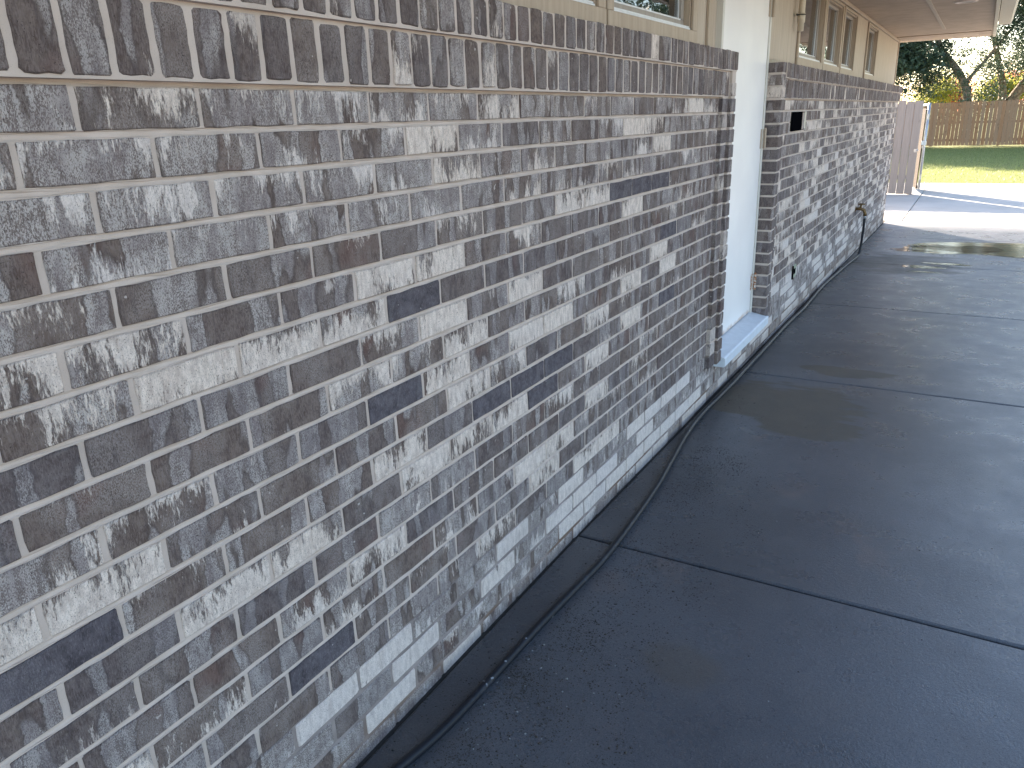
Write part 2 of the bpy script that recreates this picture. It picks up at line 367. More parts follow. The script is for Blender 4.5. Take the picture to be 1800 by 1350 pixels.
def slab(x0, x1, y0, y1):
    m = MB(); r = .007; gp = .0060
    a0, a1, b0, b1 = x0 + gp, x1 - gp, y0 + gp, y1 - gp
    nx, ny = 9, 5; vs = []; fs = []
    xs = [a0, a0 + r * .35, a0 + r] + list(np.linspace(a0 + r, a1 - r, nx)[1:-1]) + [a1 - r, a1 - r * .35, a1]
    dzx = [-r, -r * .3, 0] + [0] * (nx - 2) + [0, -r * .3, -r]
    ys = [b0, b0 + r * .35, b0 + r] + list(np.linspace(b0 + r, b1 - r, ny)[1:-1]) + [b1 - r, b1 - r * .35, b1]
    dzy = [-r, -r * .3, 0] + [0] * (ny - 2) + [0, -r * .3, -r]
    for i, x in enumerate(xs):
        for j, y in enumerate(ys): vs.append((x, y, g(x) + min(dzx[i], dzy[j])))
    n2 = len(ys)
    for i in range(len(xs) - 1):
        for j in range(n2 - 1): fs.append((i * n2 + j, (i + 1) * n2 + j, (i + 1) * n2 + j + 1, i * n2 + j + 1))
    per = [i * n2 for i in range(len(xs))] + [(len(xs) - 1) * n2 + j for j in range(1, n2)] + [i * n2 + n2 - 1 for i in range(len(xs) - 2, -1, -1)] + [j for j in range(n2 - 2, 0, -1)]
    b = len(vs)
    for k in per: vs.append((vs[k][0], vs[k][1], vs[k][2] - .07))
    for k in range(len(per)): fs.append((per[k], per[(k + 1) % len(per)], b + (k + 1) % len(per), b + k))
    m.add(vs, fs); o = m.build('slab', MC, patio, smooth=False); return o
for i in range(len(XJ) - 1):
    if XJ[i] < 12: yb = [-6.2, -3.1, .001]
    else: yb = [-6.2, -3.1, -.22, 3.2, 9.0]
    for j in range(len(yb) - 1): slab(XJ[i], XJ[i + 1], yb[j], yb[j + 1])
m = MB(); m.box(-5.2, 12.2, -.0125, -.0015, -.25, -.20)
m = MB()
for i in range(20):
    x0 = -5 + i * .86; x1 = x0 + .86
    m.add([(x0, -.006, g(x0) - .005), (x1, -.006, g(x1) - .005), (x1, .02, g(x1) - .005), (x0, .02, g(x0) - .005)], [(0, 1, 2, 3)])
m.build('expansion_joint', M_JOINT, patio)
sheet('bounce_paving', [-30, -5.4], [-20, 9], -.02, mat_bounce); sheet('bounce_paving', [-5.4, 1.555, 12.2, 19.25], [-16, -6.25], -.012, mat_bounce)  # unseen paving added to bounce warm sunlight onto wall and soffit
sheet('ground', [-5.3, 1.555, 12.2, 19.3], [-6.3, 9.1], -.055, M_DIRT)

# ------------------------------------------------------------------ house
C_, L_ = .0692, .203; Z0 = 1.49; XE = 11.93; OX0, OX1 = 3.246, 4.24
ZT = 1.6905; BASE = Z0 - 18 * C_
house = thing('house', 'single storey brick and beige sided house with a deep overhanging soffit beside the patio', 'house')
wallo = MB()
# mortar sheet with tooled concave bed joints
def mortar_sheet(x0, x1, step, jmax=22, jmin=0):
    rows = []
    for j in range(jmin, jmax + 1):
        zc = Z0 - j * C_; b = .0055 if zc < BASE + .01 else 0.
        for dz, dy in ((.0052, .0015), (.0036, .0035), (.0012, .0048), (-.0012, .0048), (-.0036, .0035), (-.0052, .0015), (-.0075, .0020)):
            rows.append((zc + dz, dy + b))
        rows.append((zc - C_ + .0075, .0020 + b))
    nx = max(2, int((x1 - x0) / step) + 1); xs = np.linspace(x0, x1, nx)
    jit = rng.normal(0, .0005, (len(rows), nx)); jz = rng.normal(0, .0006, (len(rows), nx))
    vs = [(x, r[1] + jit[i, k] + .0018, r[0] + jz[i, k]) for i, r in enumerate(rows) for k, x in enumerate(xs)]
    fs = [(i * nx + k, i * nx + k + 1, (i + 1) * nx + k + 1, (i + 1) * nx + k) for i in range(len(rows) - 1) for k in range(nx - 1)]
    m = MB(); m.add(vs, fs); return m
SPECS = {}
for it in "0,2W;1,0c;1,1W;1,2W;1,3W;1,5c;1,6W;1,7W;1,9W;1,13C;2,0W;2,1W;2,2W;2,3W;2,4C;2,5W;2,9W;2,10C;2,11C;3,0W;3,1W;3,2W;3,3W;3,4C;3,11C;4,0W;4,1W;4,2W;4,3W;4,4W;4,6c;5,-1c;5,4c;5,7C;5,8C;5,9D;5,10D;5,11D;6,-1C;6,0c;6,3C;6,4C;6,6c;6,10C;6,13c;7,-1c;7,0C;7,1C;7,2C;7,3D;7,6d;7,12c;8,-1d;8,3c;8,4C;8,6C;8,12D;8,14c;9,2c;9,3c;9,4C;9,7c;9,11C;10,-1c;10,3D;10,4C;10,6C;10,7C;10,10C;10,12C;11,-2C;11,-1C;11,4C;11,5c;11,8C;12,-1D;12,3C;12,5D;12,6D;12,7D;12,8d;12,10C;12,12D;13,-1d;13,0C;13,1C;13,3C;13,4C;13,5C;13,6D;13,8C;14,11c;15,1c;15,2C;15,8C;16,-1C;16,0c;16,2c;16,6C;16,7C;16,11c;17,1D;17,6C;18,8C;18,9C;19,0s;19,1w;19,2w;19,3s;19,4s;19,5w;19,6s;19,7w;19,10w;19,12w;19,13w;20,1s;20,3w;20,7w;20,8w;20,9w;21,1s;21,2w;21,6s;21,7w;21,10w;22,2s".split(';'):
    k, q = it.split(','); t = q[-1]; SPECS[(int(k), int(q[:-1]))] = t
BR = []    # every brick: (kind, area in pixels, mesh builder args)
def area(x0, x1, z0, z1, y):
    ps = [pix(*p) for p in ((x0, y, z0), (x1, y, z0), (x1, y, z1), (x0, y, z1))]
    if any(p is None for p in ps): return 0
    if max(p[0] for p in ps) < 0 or min(p[0] for p in ps) > 1800 or max(p[1] for p in ps) < 0 or min(p[1] for p in ps) > 1350: return 0
    s = 0
    for i in range(4): a, b = ps[i], ps[(i + 1) % 4]; s += a[0] * b[1] - a[1] * b[0]
    return abs(s) / 2
def brick_geo(mb, x0, x1, z0, z1, yf, yb, col, ar, rough=1., rad=.002, side=False):
    nl, ns = (6, 3) if ar > 6000 else ((4, 2) if ar > 900 else (2, 1))
    if x1 - x0 < z1 - z0: nl, ns = ns, nl
    amp = .0011 * rough
    P = []
    def j(a=1.): return random.uniform(-amp, amp) * a
    for i in range(nl): t = (i + .0) / nl; P.append((x0 + (x1 - x0) * (t if i else .0), z0))
    for i in range(ns): t = i / ns; P.append((x1, z0 + (z1 - z0) * t))
    for i in range(nl): t = i / nl; P.append((x1 - (x1 - x0) * t, z1))
    for i in range(ns): t = i / ns; P.append((x0, z1 - (z1 - z0) * t))
    # cut the four corners
    Q = []; corners = {0, nl, nl + ns, 2 * nl + ns}
    for i, p in enumerate(P):
        if i in corners and ar > 500:
            cx, cz = (x0 + x1) / 2, (z0 + z1) / 2; rr = rad * (.7 + .6 * random.random())
            sx = 1 if p[0] > cx else -1; sz = 1 if p[1] > cz else -1
            a = (p[0] - sx * rr, p[1]); b = (p[0], p[1] - sz * rr)
            # order: bottom-left corner arrives from left side
            if (sx, sz) in ((-1, -1), (1, 1)): Q += [b, a]
            else: Q += [a, b]
        else: Q.append(p)
    O = [(p[0] + j(), p[1] + j()) for p in Q]; n = len(O); cx, cz = (x0 + x1) / 2, (z0 + z1) / 2
    ins = .0016 * (1 + .4 * (rad > .003))
    ty = random.uniform(-.0009, .0009) * rough; tx = random.uniform(-.0007, .0007) * rough; tz = random.uniform(-.0005, .0005) * rough
    def yy(x, z): return yf + ty + tx * (x - cx) / (x1 - x0) * 2 + tz * (z - cz) / (z1 - z0) * 2
    vs = []
    for a, b in O: vs.append((a + (-ins if a > cx else ins), yy(a, b) + j(.25), b + (-ins if b > cz else ins)))
    for a, b in O: vs.append((a, yy(a, b) + ins * 1.1, b))
    for a, b in O: vs.append((a, yb, b))
    fs = [tuple(range(n))]
    for k in range(n): fs.append((k, (k + 1) % n, n + (k + 1) % n, n + k)); fs.append((n + k, n + (k + 1) % n, 2 * n + (k + 1) % n, 2 * n + k))
    su = random.uniform(0, 5)
    mb.add(vs, fs, [(v[0] - x0 - (v[1] - yf) + su, v[2] - z0) for v in vs], col)
def kind_col(t):
    s = random.random(); R = random.uniform
    if t == 'C': return (R(.66, .92), s, 0, R(.0, .3))
    if t == 'c': return (R(.42, .6), s, 0, R(.2, .5))
    if t == 'W': return (R(.36, .56), s, 0, R(.6, 1.0))
    if t == 'D': return (0, s, R(.85, 1), .3)
    if t == 'd': return (0, s, R(.25, .5), .3)
    if t == 'w': return (R(.9, 1.2), s, 0, R(.6, 1))
    if t == 's': return (R(.25, .55), s, 0, .9)
    if t == 'r': return (R(.0, .38), s, R(0, .35), R(.0, .35))
    if t == 'j': return (R(.0, .25) if R(0, 1) < .8 else .8, s, R(0, .5), R(.0, .3))
    return (R(.0, .42), s, R(0, .3), random.choice((R(.1, .4), R(.35, .75))))
# running bond
for j in range(1, 23):
    z1 = Z0 - (j - 1) * C_ - .0056; z0 = Z0 - j * C_ + .0056
    off = 0. if j % 2 else -.5 * L_ + .0085; base = j > 18
    for nn in range(-9, 60):
        xa = nn * L_ + off + .0053; xb = (nn + 1) * L_ + off - .0053
        for (lo, hi) in ((-1.7, 3.075 if j < 20 else OX0), (4.445 if j < 20 else OX1, XE)) if j < 20 else ((-1.7, XE),):
            a, b = max(xa, lo), min(xb, hi)
            if b - a < .022: continue
            # openings for the two wall boxes
            if 1 < j < 4 and b > 4.70 and a < 5.22:
                if a > 4.68 and b < 5.24: continue
                if a < 4.70: b = 4.695
                else: a = 5.225
                if b - a < .02: continue
            a += random.uniform(-.0012, .0012); b += random.uniform(-.0012, .0012)
            t = SPECS.get((j, nn)) if b < 3.2 else None
            if t is None:
                if base or (a > 4.4 and (Z0 - j * C_) < g(a) + .33): t = random.choice('wwsss' if a > .9 else '.sssw')
                elif j <= 4: t = random.choice('WW..c' if a < 3.2 else 'Wc..C')
                elif a < 3.2: t = random.choice('.........cd')
                else: t = random.choice('..cCcWWd.wC')
            yf = .0065 if base else 0.
            BR.append(['brick', area(a, b, z0, z1, 0), a, b, z0 + random.uniform(-.0006, .0006), z1 + random.uniform(-.0006, .0006), yf, .05, kind_col(t), 1., .0035 if base else .0018])
# deeper courses at the falling end of the wall
for j in range(23, 26):
    z1 = Z0 - (j - 1) * C_ - .005; z0 = Z0 - j * C_ + .005; off = 0. if j % 2 else -.5 * L_ + .0085
    for nn in range(10, 60):
        a = nn * L_ + off + .0047; b = min((nn + 1) * L_ + off - .0047, XE)
        if b - a < .03 or g(b) > z1: continue
        BR.append(['brick', area(a, b, z0, z1, 0), a, b, z0, z1, .0065, .05, kind_col(random.choice('wwss')), 1., .0035])
# projecting rowlock courses
P_ = .0677
for (zz0, zz1, yf, off) in ((1.4975, 1.5985, -.020, -.011), (1.6085, 1.6885, -.0345, .008)):
    for nn in range(-26, 180):
        a = nn * P_ + off + .0058; b = a + P_ - .0116
        end = 3.172 if yf > -.03 else OX0
        for lo, hi in ((-1.7, end), (4.36, XE + (.02 if yf > -.03 else .034))):
            p, q = max(a, lo), min(b, hi)
            if q - p < .018: continue
            w = random.uniform(-.001, .001)
            t = 'C' if random.random() < .03 else ('d' if random.random() < .12 else 'r')
            BR.append(['rowlock_brick', area(p, q, zz0, zz1, yf), p + w, q + w, zz0 + random.uniform(-.002, .002), zz1 + random.uniform(-.001, .001), yf + random.uniform(-.0015, .0015), .06, kind_col(t), 1.2, .004])
# stepped jambs beside the door
for j in range(-2, 20):
    z1 = Z0 - (j - 1) * C_ - .0055; z0 = Z0 - j * C_ + .0055
    if z0 < .17: continue
    z1 = min(z1, 1.688)
    if j > 0: BR.append(['jamb_brick', 500, 3.0835, 3.1655, z0, z1, -.018, .05, kind_col('j'), 1.4, .003])
    if j > -1: BR.append(['jamb_brick', 500, 3.1755, OX0, z0, z1, -.033, .10, kind_col('j'), 1.4, .004])
    BR.append(['jamb_brick', 2500, OX1, 4.3305, z0, z1, -.033, .058, kind_col(random.choice('jjjjjjjc')), 1.4, .004])
    BR.append(['jamb_brick', 0, 4.3405, 4.4345, z0, z1, -.018, .05, kind_col('j'), 1.4, .003])
wall = mortar_sheet(-1.75, 3.094, .03)
for a in (mortar_sheet(4.40, XE - .004, .06), mortar_sheet(3.08, 4.40, .08, 22, 20)): wall.add(a.v, a.f)
nxw = mortar_sheet(6.5, XE - .004, .1, 25, 23); wall.add(nxw.v, nxw.f)
wall.box(-1.75, 3.176, -.0168, .06, 1.4925, 1.6035); wall.box(-1.75, 3.242, -.0312, .075, 1.6035, 1.6880)
wall.box(4.345, XE + .012, -.0168, .06, 1.4925, 1.6035); wall.box(4.345, XE + .026, -.0312, .075, 1.6035, 1.6880)
wall.box(3.088, 3.1795, -.0135, .07, .178, 1.4925); wall.box(3.1796, 3.242, -.028, .10, .178, 1.6035)
wall.box(4.244, 4.3355, -.028, .056, .178, 1.688); wall.box(4.3355, 4.437, -.0135, .05, .178, 1.688)
wall.box(XE - .004, XE + .0, .004, .12, -.3, 1.4925)
bw = wall.build('brick_wall', MM, house, recalc=True)
for kd, cap in (('brick', 290), ('rowlock_brick', 290), ('jamb_brick', 290)):
    L = sorted([b for b in BR if b[0] == kd], key=lambda b: -b[1]); far = MB()
    for i, b in enumerate(L):
        if i < cap and (b[1] > 40 or kd == 'jamb_brick'):
            m = MB(); brick_geo(m, *b[2:9], b[1], b[9], b[10]); m.build(kd, MB_, bw)
        else: brick_geo(far, *b[2:9], 0, b[9], b[10])
    if far.v:
        tag(far.build(kd, MB_, bw), kind='stuff')

# body of the house behind the veneer, roof
m = MB(); m.box(-6, OX0 + .0, .30, .36, -.2, 2.5); m.box(OX1, XE, .30, .36, -.2, 2.5); m.box(OX0, OX1, .30, .36, -.2, 2.5)
m.box(XE - .08, XE - .005, .12, 9.0, -.3, 2.5); m.box(-6, -5.9, .12, 9, -.2, 2.5); m.box(-6, XE, 8.9, 9, -.3, 2.5)
m.box(-6, -1.76, .0, .12, -.2, 2.3)
m.build('outer_wall', M_SID, house)
m = MB(); ye, yr, zr = -1.10, 4.5, 4.05; RX0, RX1 = -6.3, 12.17
for (ya, yb2, sg) in ((ye, yr, 1), (yr, 10.1, -1)):
    za, zb = (2.44, zr) if sg > 0 else (zr, 2.44)
    m.add([(RX0, ya, za), (RX1, ya, za), (RX1, yb2, zb), (RX0, yb2, zb), (RX0, ya, za + .05), (RX1, ya, za + .05), (RX1, yb2, zb + .05), (RX0, yb2, zb + .05)],
          [(0, 1, 2, 3), (4, 5, 6, 7), (0, 1, 5, 4), (1, 2, 6, 5), (2, 3, 7, 6), (3, 0, 4, 7)])
m.add([(RX1 - .04, ye + .05, 2.30), (RX1 - .04, 10.05, 2.30), (RX1 - .04, yr, zr), (RX1 - .08, ye + .05, 2.30), (RX1 - .08, 10.05, 2.30), (RX1 - .08, yr, zr)], [(0, 1, 2), (3, 4, 5), (0, 1, 4, 3), (1, 2, 5, 4), (2, 0, 3, 5)])
m.build('roof', M_ROOF, house)
ZS = 2.28
m = MB()
m.box(-6.2, 12.11, -1.02, .3, ZS, ZS + .012)
sof = m.build('soffit', M_SOF, house)
m = MB(); m.box(-6.2, 10.55, -.535, -.500, ZS - .006, ZS - .0003, .002); m.build('batten', M_TRIM, sof)
m = MB(); m.box(11.28, 12.10, -1.0, .07, ZS - .009, ZS - .0003, .002); m.build('end_board', M_SOF, sof)
m = MB(); m.box(-6.2, XE, .052, .078, ZS - .03, ZS - .0005, .004); m.build('cornice', M_TRIM, sof)
m = MB(); m.box(-6.2, 12.14, -1.055, -1.021, ZS - .022, 2.46, .003); m.build('fascia_board', M_FAS, house)
m = MB(); m.box(12.112, 12.145, -1.02, .9, ZS - .012, 2.46, .003); m.build('barge_board', M_FAS, house)
m = MB()
prof = [(-1.062, 2.40), (-1.062, 2.283), (-1.175, 2.283), (-1.200, 2.325), (-1.200, 2.40), (-1.194, 2.40), (-1.194, 2.328), (-1.171, 2.289), (-1.068, 2.289), (-1.068, 2.40)]
vs = [(x, y, z) for x in (-6.2, 10.66) for y, z in prof]; K = len(prof)
m.add(vs, [(i, (i + 1) % K, K + (i + 1) % K, K + i) for i in range(K)] + [tuple(range(K)), tuple(range(K, 2 * K))])
m.box(10.655, 10.66, -1.195, -1.066, 2.283, 2.395)
m.build('gutter', M_FAS, house)

# siding with window openings
WZ0, WZ1 = 1.760, 2.225
wins = [(-.9, -.04), (.05, .90), (1.02, 1.875), (2.0, 2.86), (5.15, 6.02), (6.13, 6.86), (7.0, 7.73), (8.62, 9.40)]
sid = MB()
def boards(x0, x1, z0, z1, y=.080):
    w = .1015; x = x0
    while x < x1 - .001:
        e = min(x + w, x1); sid.box(x + .0012, e - .0012, y, y + .02, z0, z1, .0012); x = e
segs = []; px_ = -6.
for a, b in wins: segs.append((px_, a)); px_ = b
segs.append((px_, XE))
doorhole = (3.25, 4.235)
for a, b in segs:
    if a < doorhole[0] < b:
        boards(a, doorhole[0], 1.6885, ZS)
        boards(doorhole[1], b, 1.6885, ZS); continue
    if b - a > .2: boards(a, b, 1.6885, ZS)
    else: sid.box(a, b, .078, .12, 1.6885, ZS)
for a, b in wins: sid.box(a, b, .078, .12, 1.6885, WZ0 - .001); sid.box(a, b, .078, .12, WZ1 + .001, ZS)
sid.box(-6, 3.25, .1005, .125, 1.6885, 1.75); sid.box(4.235, XE, .1215, .14, 1.6885, 1.75)
sidep = sid.build('siding', M_SID, house)
t = MB(); t.box(XE - .045, XE + .008, .068, .11, 1.6895, ZS - .001, .003); t.build('corner_board', M_TRIM, sidep)
t = MB(); t.box(4.245, XE - .05, .060, .0795, 1.6895, 1.712, .003); t.build('bottom_rail', M_TRIM, sidep)
t = MB(); t.box(3.085, 3.165, .066, .0795, 1.6895, ZS - .001, .002); t.build('trim_board', M_TRIM, sidep)
def window(x0, x1, big):
    fr = MB(); y0 = .062; w = .055 if big else .045
    fr.box(x0 - w, x1 + w, y0, .0775, 1.6895, WZ0 - .0, .002)              # apron board
    fr.box(x0 - w, x0 - .0005, y0 + .003, .0775, WZ0 + .0005, ZS - .035, .002); fr.box(x1 + .0005, x1 + w, y0 + .003, .0775, WZ0 + .0005, ZS - .035, .002)
    fr.box(x0 - .0005, x1 + .0005, y0 + .003, .0775, WZ1, ZS - .035, .002)
    yi, yo = .079, .16
    fr.box(x0, x0 + .012, yi, yo, WZ0, WZ1); fr.box(x1 - .012, x1, yi, yo, WZ0, WZ1); fr.box(x0 + .0125, x1 - .0125, yi, yo, WZ1 - .012, WZ1)
    wf = fr.build('window', M_TRIM, house)
    s = MB(); s.box(x0 + .0125, x1 - .0125, .074, yo, WZ0 + .0005, WZ0 + .010, .002)
    for k in range(3): s.box(x0 + .0125, x1 - .0125, .080 + k * .008, .0835 + k * .008, WZ0 + .010, WZ0 + .0165)
    s.build('sill_track', M_WHITE, wf)
    s = MB(); a0, a1, b0, b1 = x0 + .013, x1 - .013, WZ0 + .0105, WZ1 - .0125; r = .030; ya, yb = .104, .134
    s.box(a0, a1, ya, yb, b0, b0 + r, .003); s.box(a0, a1, ya, yb, b1 - r * .7, b1, .003)
    s.box(a0, a0 + r * .7, ya, yb, b0 + r, b1 - r * .7, .003); s.box(a1 - r, a1, ya, yb, b0 + r, b1 - r * .7, .003)
    s.build('sash', M_SASH, wf)
    s = MB(); s.box(a1 - r - .003, a1 - r, ya + .012, yb - .004, b0 + r, b1 - r * .7); s.box(a0 + r, a1 - r, ya + .004, yb - .004, b0 + r, b0 + r + .006); s.build('glazing_bead', M_WHITE, wf)
    s = MB(); tl = .0042; s.add([(a0 + .02, .121, b0 + .02), (a1 - .02, .121, b0 + .02), (a1 - .02, .121 - tl, b1 - .012), (a0 + .02, .121 - tl, b1 - .012), (a0 + .02, .124, b0 + .02), (a1 - .02, .124, b0 + .02), (a1 - .02, .124 - tl, b1 - .012), (a0 + .02, .124 - tl, b1 - .012)], [(0, 1, 2, 3), (4, 5, 6, 7), (0, 1, 5, 4), (1, 2, 6, 5), (2, 3, 7, 6), (3, 0, 4, 7)]); s.build('pane', M_GLASS, wf)
    s = MB()
    s.box(x0, x1, .292, .298, WZ0 - .2, WZ1 + .05); s.box(x0, x1, .20, .29, WZ0 - .01, WZ0 + .0); s.build('room_backing', M_DARK, wf)
    s = MB(); s.box(a0 + .02, a1 - .02, .225, .228, b1 - .15, b1 - .01)
    for k in range(8): s.box(a0 + .02, a1 - .02, .222, .231, b1 - .16 + k * .017, b1 - .157 + k * .017)
    s.build('blind', M_BLIND, wf)
for a, b in wins: window(a, b, a < 3.5)

# door, frame, sill, hinges
dr = MB(); dr.box(3.275, 4.208, .058, .10, .222, ZS - .06, .002); dr.add([], [])
door = dr.build('door', M_DOOR, house)
fm = MB(); fm.box(3.247, 3.272, .048, .12, .205, ZS - .03, .003); fm.box(4.212, 4.238, .050, .12, .205, ZS - .03, .003); fm.box(3.2725, 4.2115, .050, .12, ZS - .055, ZS - .03, .003)
fm.build('door_frame', mat_paint('pale_frame_paint', (.60, .57, .52), (.68, .65, .60), .45), house)
for zc, mt, hh in ((1.975, M_TRIM, .05), (1.27, M_TRIM, .055), (.415, M_RUST, .05)):
    h = MB()
    h.tube([(4.222, .040, zc - hh), (4.222, .040, zc + hh)], .0075, 10)
    for dz in (-.6, -.2, .2, .6): h.tube([(4.222, .040, zc + dz * hh - .001), (4.222, .040, zc + dz * hh + .001)], .0084, 10)
    h.tube([(4.222, .040, zc + hh), (4.222, .040, zc + hh + .006)], .0055, 8)
    h.box(4.180, 4.215, .0545, .0575, zc - hh, zc + hh, .001)
    h.box(4.2125, 4.2385, .046, .0495, zc - hh, zc + hh, .001); h.build('hinge', mt, door)
h = MB(); h.box(3.262, 3.312, .044, .052, 1.262, 1.276, .001); h.build('strike_lug', M_TRIM, door)
m = MB()
x0, x1 = 3.252, 4.236
sec = [(.12, .225), (.055, .216), (-.045, .196), (-.053, .190), (-.055, .148), (-.048, .143), (.12, .143)]
vs = [(x, y, z) for x in (x0, x1) for y, z in sec]; K = len(sec)
m.add(vs, [(i, (i + 1) % K, K + (i + 1) % K, K + i) for i in range(K)] + [tuple(range(K)), tuple(range(K, 2 * K))])
m.box(4.2365, 4.262, -.052, -.0345, .143, .193, .002)
m.build('door_sill', mat_simple('white_sill_paint', (.62, .66, .72), .45, 0, .05, 20), house)
m = MB(); m.box(3.18, 4.40, .0135, .12, -.12, .142); m.build('sill_wall', MM, bw)

# ------------------------------------------------------------------ small fixed things
t = thing('electrical_box', 'open black electrical box with bare metal edge set in the brick wall', 'wall box', (4.96, 0, 1.355))
def at(o, p): o.location = (0, 0, 0)
def local(mb, org): mb.v = [(a - org[0], b - org[1], c - org[2]) for a, b, c in mb.v]; return mb
org = (4.96, 0, 1.355)
m = MB(); X0, X1, Zb, Zt, w = 4.735, 5.185, 1.297, 1.412, .004
m.box(X0, X1, .044, .046, Zb, Zt); m.box(X0, X1, .0, .044, Zb, Zb + w); m.box(X0, X1, .0, .044, Zt - w, Zt); m.box(X0, X0 + w, .0, .044, Zb, Zt)
local(m, org).build('box_shell', M_BLACK, t)
m = MB(); m.box(X0 + .36, X0 + .40, -.0155, -.0135, Zb + .01, Zt, .0005); m.box(X1 - .006, X1, -.006, .044, Zb, Zt); m.box(X1 + .012, X1 + .03, -.005, -.001, Zb - .004, Zt + .006)
local(m, org).build('metal_flange', M_GALV, t)
m = MB(); m.box(X0 - .002, X0 + .33, -.006, -.003, Zb - .002, Zt + .002); local(m, org).build('cavity_shade', M_BLACK, t)  # black sheet standing in for the shade inside the open box
t = thing('outlet_box', 'small weathered outlet cover low on the brick wall past the door', 'outlet', (5.26, 0, .30)); org = (5.26, 0, .30)
m = MB(); m.box(5.20, 5.32, -.006, .01, .25, .345, .003); local(m, org).build('cover_plate', mat_simple('mossy_grey', (.30, .33, .24), .7, 0, .3, 120), t)
m = MB(); m.box(5.196, 5.20, -.012, .0, .248, .347); m.box(5.235, 5.285, -.009, -.0062, .28, .32, .001); local(m, org).build('gasket', M_BLACK, t)
t = thing('conduit_pipe', 'short cream conduit pipe running down the beige siding left of the far windows', 'pipe', (4.98, .04, 1.90)); org = (4.98, .04, 1.90)
m = MB(); m.tube([(4.98, .036, 1.905), (4.98, .036, 2.279)], .020, 14); local(m, org).build('pipe', M_PVC, t, True)
m = MB(); m.tube([(4.98, .036, 1.955), (4.98, .036, 2.01)], .0245, 14); local(m, org).build('coupling', M_PVC, t, True)
m = MB(); m.tube([(4.98, .036, 1.998), (4.98, .036, 2.004)], .0255, 14); m.box(4.93, 5.03, .052, .0605, 1.996, 2.006); local(m, org).build('strap', M_DARK, t)
for k, (lx, ly, lab) in enumerate(((7.83, -.79, 'round flush soffit light nearer the camera under the eave'), (11.70, -.78, 'round flush soffit light at the far end of the eave'))):
    t = thing('soffit_light', lab, 'ceiling light', (lx, ly, ZS), 'round lights in the soffit')
    m = MB(); K = 28
    for r0, r1, za, zb in ((.062, .098, -.006, -.002),):
        vs = [(r * math.cos(2 * math.pi * i / K), r * math.sin(2 * math.pi * i / K), z) for r, z in ((r1, -.0002), (r1, zb), ((r0 + r1) / 2, za - .004), (r0, za), (r0, .02)) for i in range(K)]
        m.add(vs, [(q * K + i, q * K + (i + 1) % K, (q + 1) * K + (i + 1) % K, (q + 1) * K + i) for q in range(4) for i in range(K)])
    m.build('trim_ring', mat_simple('pale_trim_ring', (.72, .62, .54), .5, 0, .03), t, True)
    m = MB(); m.add([(.063 * math.cos(2 * math.pi * i / K), .063 * math.sin(2 * math.pi * i / K), -.003) for i in range(K)], [tuple(range(K))]); m.build('lens', mat_simple('frosted_lens', (.50, .42, .36), .4, 0, .03), t)
# tap
TX, TZ = 8.50, .40
t = thing('wall_tap', 'brass garden tap on the far brick wall with the black hose screwed on', 'tap', (TX, 0, TZ)); org = (TX, 0, TZ)
m = MB(); m.tube([(TX, .01, TZ), (TX, -.05, TZ), (TX + .005, -.085, TZ - .012), (TX + .005, -.1, TZ - .045), (TX + .005, -.1, TZ - .075)], [.017, .017, .019, .017, .019], 12)
m.tube([(TX, -.002, TZ), (TX, -.007, TZ)], .032, 14); m.tube([(TX, -.045, TZ), (TX, -.055, TZ + .045)], [.014, .010], 10); local(m, org).build('tap_body', M_BRASS, t, True)
m = MB()
for k in range(8):
    a = k * math.pi / 4; m.tube([(TX + .034 * math.cos(a), -.058 + .034 * math.sin(a), TZ + .05), (TX + .034 * math.cos(a + math.pi / 4), -.058 + .034 * math.sin(a + math.pi / 4), TZ + .05)], .006, 6)
for k in range(4): a = k * math.pi / 2; m.tube([(TX, -.058, TZ + .048), (TX + .034 * math.cos(a), -.058 + .034 * math.sin(a), TZ + .05)], .004, 6)
local(m, org).build('tap_handle', M_BRASS, t, True)
HP = [(7.909, -.054), (7.273, -.035), (6.712, -.022), (6.289, -.024), (5.615, -.038), (5.119, -.030), (4.711, -.030), (4.257, -.036), (3.836, -.038), (3.539, -.042), (3.227, -.040), (2.928, -.036), (2.635, -.052), (2.287, -.093), (2.016, -.125), (1.669, -.149), (1.42, -.157), (1.22, -.147), (1.02, -.136), (.83, -.131), (.66, -.127), (.52, -.118), (.40, -.098), (.28, -.078), (.1, -.05), (-.4, -.12), (-1.2, -.3)]
r = .0126
ctl = [(TX + .005, -.10, TZ - .075), (TX + .005, -.101, TZ - .14), (TX + .02, -.098, TZ - .25), (TX + .03, -.092, TZ - .38), (TX + .02, -.088, g(TX) + .06), (TX - .03, -.078, g(TX) + .022)]
ctl = [Vector(c) for c in ctl] + [Vector((TX - .25, -.07, g(TX - .25) + r + .001))] + [Vector((a, b, g(a) + r + .001)) for a, b in HP]
def catmull(P, n):
    out = []
    for i in range(len(P) - 1):
        p0, p1, p2, p3 = P[max(i - 1, 0)], P[i], P[i + 1], P[min(i + 2, len(P) - 1)]
        for k in range(n):
            t_ = k / n; out.append(.5 * ((2 * p1) + (p2 - p0) * t_ + (2 * p0 - 5 * p1 + 4 * p2 - p3) * t_ ** 2 + (3 * p1 - p0 - 3 * p2 + p3) * t_ ** 3))
    out.append(P[-1]); return out
m = MB(); m.tube(catmull(ctl, 8), r, 12)
hose = thing('garden_hose', 'black rubber garden hose lying along the foot of the brick wall', 'hose', (0, 0, 0))
m.build('hose_tube', M_HOSE, hose, True)
m = MB(); m.tube([(TX + .005, -.10, TZ - .062), (TX + .005, -.101, TZ - .10)], .0165, 12); m.build('hose_coupling', M_GALV, hose, True)

